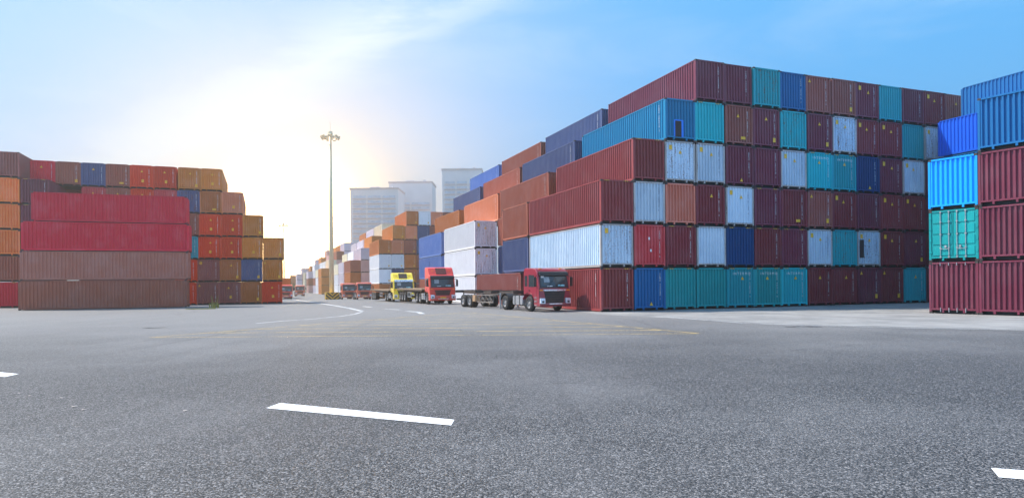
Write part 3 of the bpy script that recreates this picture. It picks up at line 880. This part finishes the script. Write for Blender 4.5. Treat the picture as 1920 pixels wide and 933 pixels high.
        if not tall or True:
            a, b = sorted((x, x2)); MB().prism([(1.58, 1.72), (1.58, 2.44), (1.92, 2.44), (1.92, 1.72)], a, b).obj('rear_quarter_window', M_GLASS, root)
        for zz in (.42, .68, .94):
            a, b = sorted((sx * 1.05, sx * 1.25)); MB().box(a, b, .30, .62, zz, zz + .045).obj('step', M_STEEL, root)
        fd = MB(); q = arc(1.40, .54, .70, R(20), R(168), 10); q2 = arc(1.40, .54, .78, R(20), R(168), 10)
        a, b = sorted((sx * .92, sx * 1.26)); fd.strip([(a, y, z) for y, z in q2], [(b, y, z) for y, z in q2]); fd.strip([(b, y, z) for y, z in q], [(b, y, z) for y, z in q2])
        fd.obj('wheel_arch', paintm if style == 'maroon' else M_BLKP, root)
        wheel(root, sx * 1.07, 1.40, side=sx)
        for ya in ((4.9,) if style == 'maroon' else (4.3, 5.65)):
            wheel(root, sx * 1.08, ya, side=sx); wheel(root, sx * .76, ya, side=sx)
            m_ = MB(); q = arc(ya, .54, .66, R(15), R(165), 8)
            a, b = sorted((sx * .62, sx * 1.25)); m_.strip([(a, y, z) for y, z in q], [(b, y, z) for y, z in q]); m_.obj('mudguard', M_BLKP, root)
        tk = MB().prism([(2.35, .42), (2.30, .55), (2.30, .95), (2.40, 1.05), (3.6, 1.05), (3.7, .95), (3.7, .5), (3.6, .42)], *sorted((sx * .62, sx * 1.22)))
        tk = tk.obj('fuel_tank', M_TANK if style == 'maroon' else M_CHROME, root, bevel=.05)
        for yy in (2.65, 3.3): MB().box(*sorted((sx * .60, sx * 1.24)), yy, yy + .06, .40, 1.07).obj('tank_strap', M_BLKP, tk)
    ch = MB()
    for sx in (-.42, .42): ch.box(sx - .04, sx + .04, .7, 6.3, .72, .98)
    for yy in (2.3, 3.9, 6.2): ch.box(-.38, .38, yy, yy + .1, .76, .94)
    ch.box(-1.0, 1.0, 1.32, 1.48, .46, .60)
    for yy in ((4.9,) if style == 'maroon' else (4.3, 5.65)): ch.bar((-1.05, yy, .54), (1.05, yy, .54), .09, 8)
    ch.obj('chassis', M_DUST, root)
    MB().bar((0, 0, 0), (0, 0, .06), .5, 16).obj('fifth_wheel', M_BLKP, root).location = (0, 4.9, 1.0)
    if plate:
        pq = MB().box(-.28, .28, -.175, -.155, .58, .72).obj('number_plate', M_PLATE, bp)
    tr = None
    if trailer == 'skeleton':
        y1 = 14.0
        tr = empty('skeletal_trailer', root.location, rz, 'bare skeletal container trailer coupled behind the maroon truck', 'trailer')
        b = MB()
        for sx in (-.45, .45):
            b.prism([(3.6, 1.18), (3.6, 1.34), (y1, 1.34), (y1, 1.12), (6.3, 1.0), (5.6, 1.16)], sx - .05, sx + .05)
        for yy in (3.7, 5.2, 7.0, 8.6, 10.2, 11.8, 13.2): b.box(-.40, .40, yy, yy + .12, 1.12, 1.30)
        b.obj('frame', M_DUST, tr)
        for yy in (3.6, 7.2, 10.0, y1 - .15):
            MB().box(-1.22, 1.22, yy, yy + .16, 1.18, 1.40).obj('bolster', M_DUST, tr, bevel=.02)
        MB().box(-1.15, 1.15, y1 - .25, y1 - .1, .55, .70).bar((-.5, y1 - .2, .7), (-.5, y1 - .2, 1.15), .05).bar((.5, y1 - .2, .7), (.5, y1 - .2, 1.15), .05).obj('rear_bumper', M_DUST, tr)
        for sx in (-1, 1):
            r1 = MB()
            r1.bar((sx * 1.15, 6.9, .48), (sx * 1.15, 9.7, .48), .045).bar((sx * 1.15, 6.9, 1.02), (sx * 1.15, 9.7, 1.02), .035)
            yy = 6.9
            for k in range(5): r1.bar((sx * 1.15, yy + .7 * k, .48), (sx * 1.15, yy + .7 * k, 1.02), .022)
            for k in range(4): r1.bar((sx * 1.15, yy + .7 * k, .48), (sx * 1.15, yy + .7 * (k + 1), 1.02), .018)
            for yb in (6.9, 9.7): r1.bar((sx * 1.15, yb, 1.0), (sx * .45, yb, 1.22), .03)
            r1.obj('side_guard', M_DUSTL, tr)
            lg = MB().bar((sx * .75, 6.5, .12), (sx * .75, 6.5, 1.2), .07, 8).box(sx * .75 - .13, sx * .75 + .13, 6.38, 6.62, .06, .12)
            lg.bar((sx * .75, 6.5, .5), (sx * .45, 7.2, 1.1), .03)
            lg.obj('landing_leg', M_STEEL, tr)
            for ya in (11.1, 12.4):
                wheel(tr, sx * 1.08, ya, side=sx); wheel(tr, sx * .76, ya, side=sx)
        bx = MB().box(-1.2, -.75, 10.05, 10.55, .50, 1.0).obj('tool_box', tan, tr, bevel=.02)
        ax = MB()
        for ya in (11.1, 12.4): ax.bar((-1.05, ya, .54), (1.05, ya, .54), .08, 8)
        ax.obj('axle', M_DUST, tr)
    elif trailer in ('flatbed', 'loaded'):
        y0, y1 = 3.3, 3.3 + trailer_len
        tr = empty('flatbed_trailer', root.location, rz, trailer_label[label], 'trailer', 'flatbed trailers')
        MB().box(-1.25, 1.25, y0, y1, 1.36, 1.46).obj('deck', M_WOOD, tr)
        f_ = MB()
        for sx in (-.45, .45): f_.prism([(y0 + .1, 1.16), (y0 + .1, 1.355), (y1 - .1, 1.355), (y1 - .1, 1.10), (7.2, .96), (6.2, 1.16)], sx - .06, sx + .06)
        f_.obj('frame', M_DUST, tr)
        MB().box(-1.26, -1.21, y0, y1, 1.24, 1.355).box(1.21, 1.26, y0, y1, 1.24, 1.355).obj('side_rail', M_DUST, tr)
        for sx in (-1, 1):
            for ya in (y1 - 4.2, y1 - 2.9, y1 - 1.6):
                wheel(tr, sx * 1.08, ya, side=sx); wheel(tr, sx * .76, ya, side=sx)
            q = MB(); xa, xb = sorted((sx * 1.16, sx * 1.21))
            q.box(xa, xb, 8.2, 10.2, .55, .62).box(xa, xb, 8.2, 10.2, 1.02, 1.09)
            for yy in (8.2, 8.85, 9.5, 10.13): q.box(xa, xb, yy, yy + .07, .62, 1.02)
            q.obj('side_guard', M_STEEL, tr)
            MB().bar((sx * .7, 6.9, .1), (sx * .7, 6.9, 1.2), .07, 8).obj('landing_leg', M_STEEL, tr)
        ax = MB()
        for ya in (y1 - 4.2, y1 - 2.9, y1 - 1.6): ax.bar((-1.05, ya, .54), (1.05, ya, .54), .08, 8)
        ax.obj('axle', M_DUST, tr)
        if trailer == 'loaded':
            dv = Vector((-math.sin(rz), math.cos(rz)))
            cc = Vector((loc[0], loc[1])) + dv * (y0 + .2 + 6.1)
            container('forty', 'rust_brown', cc, rz, gz(loc[1]) + 1.465, 'brown container riding on the trailer behind the half-hidden red truck', 'containers on trailers', 1, '', False)
    return root


panel_grey = plain('windscreen_panel_grey', (.34, .40, .44), .6)
plain_teal = plain('dash_cloth', (.25, .55, .60), .8)
tan = plain('tan_box', (.45, .28, .16), .7)
grille_red = plain('grille_dark_red', (.16, .035, .025), .5)
P_MAR = car_paint('maroon_truck_paint', (.30, .022, .045))
P_RED = car_paint('red_truck_paint', (.78, .055, .035))
P_YEL = car_paint('yellow_truck_paint', (.95, .72, .04))
P_OR = car_paint('orange_truck_paint', (.66, .12, .06))

trailer_label = {}


def lane(t, s):
    q = main_pt(t, s); return (q.x, q.y)


def add_truck(label, tl, *a, **k):
    trailer_label[label] = tl
    return truck(label, *a, **k)


add_truck('maroon low-roof truck with black grille parked by the wall corner', '', (2.87, 43.53), .496, P_MAR, 'maroon', 'skeleton', plate=False)
add_truck('bright red high-roof truck with an orange number plate', 'empty flatbed trailer behind the bright red high-roof truck', lane(-4.8, 21.8), TH, P_RED, 'red', 'flatbed', tall=True, trailer_len=12.6)
add_truck('yellow high-roof truck parked behind the bright red truck', 'empty flatbed trailer behind the yellow truck', lane(-4.75, 40.0), TH, P_YEL, 'yellow', 'flatbed', tall=True, trailer_len=15.0)
q = at(684, 561.5)
add_truck('red low-roof truck parked second in line behind the yellow truck', '', (q.x, q.y), TH, P_OR, 'red2', None)
q = at(655, 561)
add_truck('red low-roof truck parked right of the striped mast foot', '', (q.x, q.y), TH + .06, P_OR, 'red2', None)
q = at(537, 560.5)
add_truck('red truck half hidden behind the left background stack', 'flatbed trailer under the brown container behind the left stack', (q.x, q.y), TH + .05, P_RED, 'red', 'loaded')
q = at(563, 555)
add_truck('distant white-roofed orange truck driving up the lane', '', (q.x, q.y), TH, P_OR, 'red2', None)

# ------------------------------------------------------------------ masts
M_MAST = plain('mast_steel', (.86, .70, .45), .5, .2, var=.12)
M_CHEV_Y = plain('chevron_yellow', (.80, .48, .04), .6, var=.2)
M_CHEV_B = plain('chevron_black', (.03, .028, .025), .6)


def mast(label, x, D, h, foot=True, rtop=.24, rbot=.46):
    X = (x - 960) / 1212.75 * D
    root = empty('light_mast', (X, D, gz(D)), TH, label, 'light mast', 'high light masts')
    MB().bar((0, 0, 0), (0, 0, h), (rbot, rtop), 12).obj('pole', M_MAST, root, smooth=True)
    rg = MB(); n = 16
    for k in range(n):
        a0, a1 = 2 * math.pi * k / n, 2 * math.pi * (k + 1) / n
        rg.bar((1.25 * math.cos(a0), 1.25 * math.sin(a0), h - .9), (1.25 * math.cos(a1), 1.25 * math.sin(a1), h - .9), .07)
        if k % 2 == 0: rg.bar((0, 0, h - .9), (1.25 * math.cos(a0), 1.25 * math.sin(a0), h - .9), .05)
    rg.obj('ring', M_MAST, root)
    MB().bar((0, 0, h - .4), (0, 0, h + .15), (.5, .42), 12).obj('head_cap', M_MAST, root)
    MB().bar((0, 0, h + .15), (0, 0, h + 2.0), .03).obj('lightning_rod', M_MAST, root)
    for k in range(16):
        a = 2 * math.pi * k / 16 + .2
        c = Vector((1.62 * math.cos(a), 1.62 * math.sin(a), h - .95 + (.12 if k % 2 else -.1)))
        f = MB().box(-.26, .26, -.14, .14, -.22, .18).obj('floodlight', M_MAST, root, bevel=.03)
        f.location = c; f.rotation_euler = (R(35), 0, a + math.pi / 2)
    if foot:
        b = MB().box(-1.2, 1.2, -1.2, 1.2, 0, 1.32).obj('concrete_foot', M_CHEV_Y, root, bevel=.03)
        for yy, rot in ((-1.204, 0), (0, 1)):
            st = MB()
            for k in range(-1, 4):
                for sgn in (-1, 1):
                    # slanting black bars, meeting in a V at the middle of the face
                    z0 = -.35 + k * .66
                    pts = []
                    for xx, zz in ((0, z0), (1.17, z0 + 1.0), (1.17, z0 + 1.34), (0, z0 + .34)):
                        pts.append((xx, zz))
                    cl = clip_poly(pts, .03, 1.29)
                    if len(cl) > 2:
                        if rot == 0: P = [(sgn * a, -1.204, z) for a, z in cl]; Q = [(sgn * a, -1.19, z) for a, z in cl]
                        else: P = [(-1.204, sgn * a, z) for a, z in cl]; Q = [(-1.19, sgn * a, z) for a, z in cl]
                        st.quad(*P)
            st.obj('chevron_stripes', M_CHEV_B, b)
    return root


def clip_poly(p, lo, hi):
    for lim, keep in ((lo, lambda z: z >= lo), (hi, lambda z: z <= hi)):
        out = []
        for i in range(len(p)):
            a, b = p[i], p[(i + 1) % len(p)]
            if keep(a[1]): out.append(a)
            if keep(a[1]) != keep(b[1]):
                f_ = (lim - a[1]) / (b[1] - a[1]); out.append((a[0] + (b[0] - a[0]) * f_, lim))
        p = out
        if not p: break
    return p


mast('tall light mast with a ring of floodlights above a yellow-black chevron foot', 622, 121, 31.2)
mast('distant thin light mast rising behind the left background stack', 533, 250, 27.2, foot=False, rbot=.3)

# ------------------------------------------------------------------ buildings far behind
M_BW = plain('building_render', (.85, .79, .80), .8, var=.08, scale=.08)
M_BB = plain('building_band', (.66, .50, .47), .8, var=.1, scale=.1)
M_BG = plain('building_glass', (.62, .66, .78), .3, var=.25, scale=.5)


def building(label, x0, x1, ytop, D, depth, floors, blank=1, rz=TH, bays=3, mat=M_BW):
    f = 1212.75
    X0, X1 = (x0 - 960) / f * D, (x1 - 960) / f * D
    top = (529.8 - .0101 * ((x0 + x1) / 2 - 960) - ytop) / f * D + CAM_H
    base = -1.3; Wd = (X1 - X0) ; Hh = top - base
    root = empty('apartment_building', ((X0 + X1) / 2, D + depth / 2, base), 0, label, 'building', 'tower blocks beyond the yard')
    hw = Wd / 2
    MB().box(-hw, hw, -depth / 2, depth / 2, 0, Hh).obj('wall', mat, root)
    MB().box(-hw - .5, hw + .5, -depth / 2 - .5, depth / 2 + .5, Hh, Hh + 1.0).obj('parapet', M_BB, root)
    fh = 3.05
    bw = (Wd - 2) / bays
    k = 0; z = Hh - blank * fh - fh
    while z > Hh * .30:
        for j in range(bays):
            xa = -hw + 1 + j * bw + .7; xb = xa + bw - 1.4
            wd = MB().box(xa, xb, -depth / 2 - .06, -depth / 2 + .1, z + .95, z + 2.35).obj('window', M_BG, root)
            MB().box(xa - .3, xb + .3, -depth / 2 - .7, -depth / 2 - .001, z + .1, z + .62).obj('balcony', M_BB, root)
        for sx in (-1,):
            MB().box(-hw - .06, -hw + .1, -depth / 2 + 1.5, depth / 2 - 1.5, z + .95, z + 2.35).obj('window', M_BG, root)
        z -= fh; k += 1
    rr = MB()
    rr.box(-hw * .3, hw * .1, -3, 3, Hh + 1.0, Hh + 3.0).box(hw * .5, hw * .62, -2, 2, Hh + 1.0, Hh + 3.6)
    rr.obj('roof_plant', mat, root)
    return root


building('wide tower block with window bands, left of the three', 658.5, 748, 355, 400, 24, 16, bays=3)
building('tower block with a tall blank top storey, middle of the three', 731.5, 811.5, 343, 432, 22, 16, blank=4, bays=2)
building('tallest tower block, rising behind the slate blue containers', 831, 905, 319, 400, 24, 18, blank=2, bays=3)

# ------------------------------------------------------------------ greenery
M_WEED = plain('weed_leaf', (.30, .29, .07), .7, var=.35, scale=9)
M_TREE = plain('tree_leaf', (.07, .11, .035), .7, var=.4, scale=2)
M_BARK = plain('bark', (.10, .07, .045), .9)


def blades(rng, n, cx, cy, rad, h, wd, z0=0.0):
    b = MB()
    for _ in range(n):
        a = rng.uniform(0, 6.283); r = rad * math.sqrt(rng.random()); x, y = cx + r * math.cos(a), cy + r * math.sin(a)
        hh = h * rng.uniform(.4, 1); ln = rng.uniform(.1, .5) * hh; a2 = rng.uniform(0, 6.283); dx, dy = math.cos(a2), math.sin(a2)
        px, py = -dy * wd, dx * wd
        m1 = (x + dx * ln * .35, y + dy * ln * .35, z0 + hh * .6); tp = (x + dx * ln, y + dy * ln, z0 + hh)
        i = len(b.v)
        b.v += [(x - px * .6, y - py * .6, z0), (x + px * .6, y + py * .6, z0), (m1[0] + px, m1[1] + py, m1[2]), (m1[0] - px, m1[1] - py, m1[2]), tp]
        b.f += [(i, i + 1, i + 2, i + 3), (i + 3, i + 2, i + 4)]
    return b


rg_ = random.Random(5)
wp = at(402, 577)
wr = empty('weed_clump', (wp.x, wp.y, gz(wp.y)), 0, 'yellow-green weed clump growing at the foot of the left background stack', 'weed')
blades(rg_, 60, 0, 0, .42, .6, .03).obj('leaves', M_WEED, wr)
sb_ = MB()
for k in range(7):
    a = rg_.uniform(0, 6.28); sb_.bar((.1 * math.cos(a), .1 * math.sin(a), 0), (.35 * math.cos(a), .35 * math.sin(a), rg_.uniform(.7, 1.2)), .012, 4)
sb_.obj('stem', M_WEED, wr)
wp2 = at(376, 579)
gr = blades(rg_, 900, 0, 0, 1, .12, .02)
go = gr.obj('grass', M_WEED); go.location = (wp2.x, wp2.y, gz(wp2.y)); go.scale = (1.3, .5, .6); tag(go, 'low dry grass strip beside the near left stack', 'grass', kind='stuff')


def tree(label, x, D, h, seed):
    rng = random.Random(seed); X = (x - 960) / 1212.75 * D
    root = empty('tree', (X, D, gz(D)), 0, label, 'tree', 'trees at the far end of the lane')
    tb = MB().bar((0, 0, 0), (.2, 0, h * .55), (.28, .14), 8)
    for k in range(5):
        a = k * 1.3; tb.bar((.1, 0, h * (.3 + .05 * k)), (h * .22 * math.cos(a), h * .22 * math.sin(a), h * (.55 + .06 * k)), (.10, .03), 5)
    tb.obj('trunk', M_BARK, root)
    b = MB()
    for c in range(16):
        a = rng.uniform(0, 6.28); rr = h * .28 * math.sqrt(rng.random()); cz = h * rng.uniform(.38, .92)
        cx, cy = rr * math.cos(a), rr * math.sin(a)
        for _ in range(60):
            v = Vector((rng.gauss(0, 1), rng.gauss(0, 1), rng.gauss(0, .8))) * h * .06 + Vector((cx, cy, cz))
            n = Vector((rng.gauss(0, 1), rng.gauss(0, 1), rng.gauss(0, 1))).normalized(); u = n.orthogonal().normalized() * .22; w_ = n.cross(u)
            b.quad(v - u, v - w_ * .6, v + u, v + w_ * .6)
    b.obj('crown', M_TREE, root)


tree('small dark tree at the far end of the lane', 547, 330, 4.6, 1)
tree('lower bushy tree just left of the lane end', 541, 345, 3.6, 2)

# bits of litter on the near asphalt
lb = MB(); rl = random.Random(9)
for x, y in ((36, 737), (56, 742), (2, 756), (140, 762), (158, 768), (236, 752), (115, 746), (348, 770)):
    c = at(x, y); s_ = rl.uniform(.015, .035); a = rl.uniform(0, 3)
    lb.v += [(c.x + s_ * 1.6 * math.cos(a + k), c.y + s_ * math.sin(a + k), .004 + .012 * (k % 2)) for k in range(0, 6)]
    i = len(lb.v) - 6; lb.f.append(tuple(range(i, i + 6)))
tag(lb.obj('litter', plain('pale_leaf', (.42, .36, .33), .8)), 'pale fallen leaves scattered on the near asphalt', 'litter', kind='stuff')

# ------------------------------------------------------------------ haze
hz = MB().box(-420, 420, -12, 620, -2.5, 85).obj('haze', None)
hm = bpy.data.materials.new('haze'); hm.use_nodes = True; hm.node_tree.nodes.clear()
ht = NT(hm.node_tree)
pv = ht.n('ShaderNodeVolumePrincipled', Color=(1, .90, .74, 1), Density=.0015, Anisotropy=.74)
ho = ht.n('ShaderNodeOutputMaterial', Volume=pv.outputs[0])
hz.data.materials.append(hm)
tag(hz, 'warm pale haze hanging over the whole container yard', 'haze', kind='stuff')
print('objects', len(bpy.data.objects))
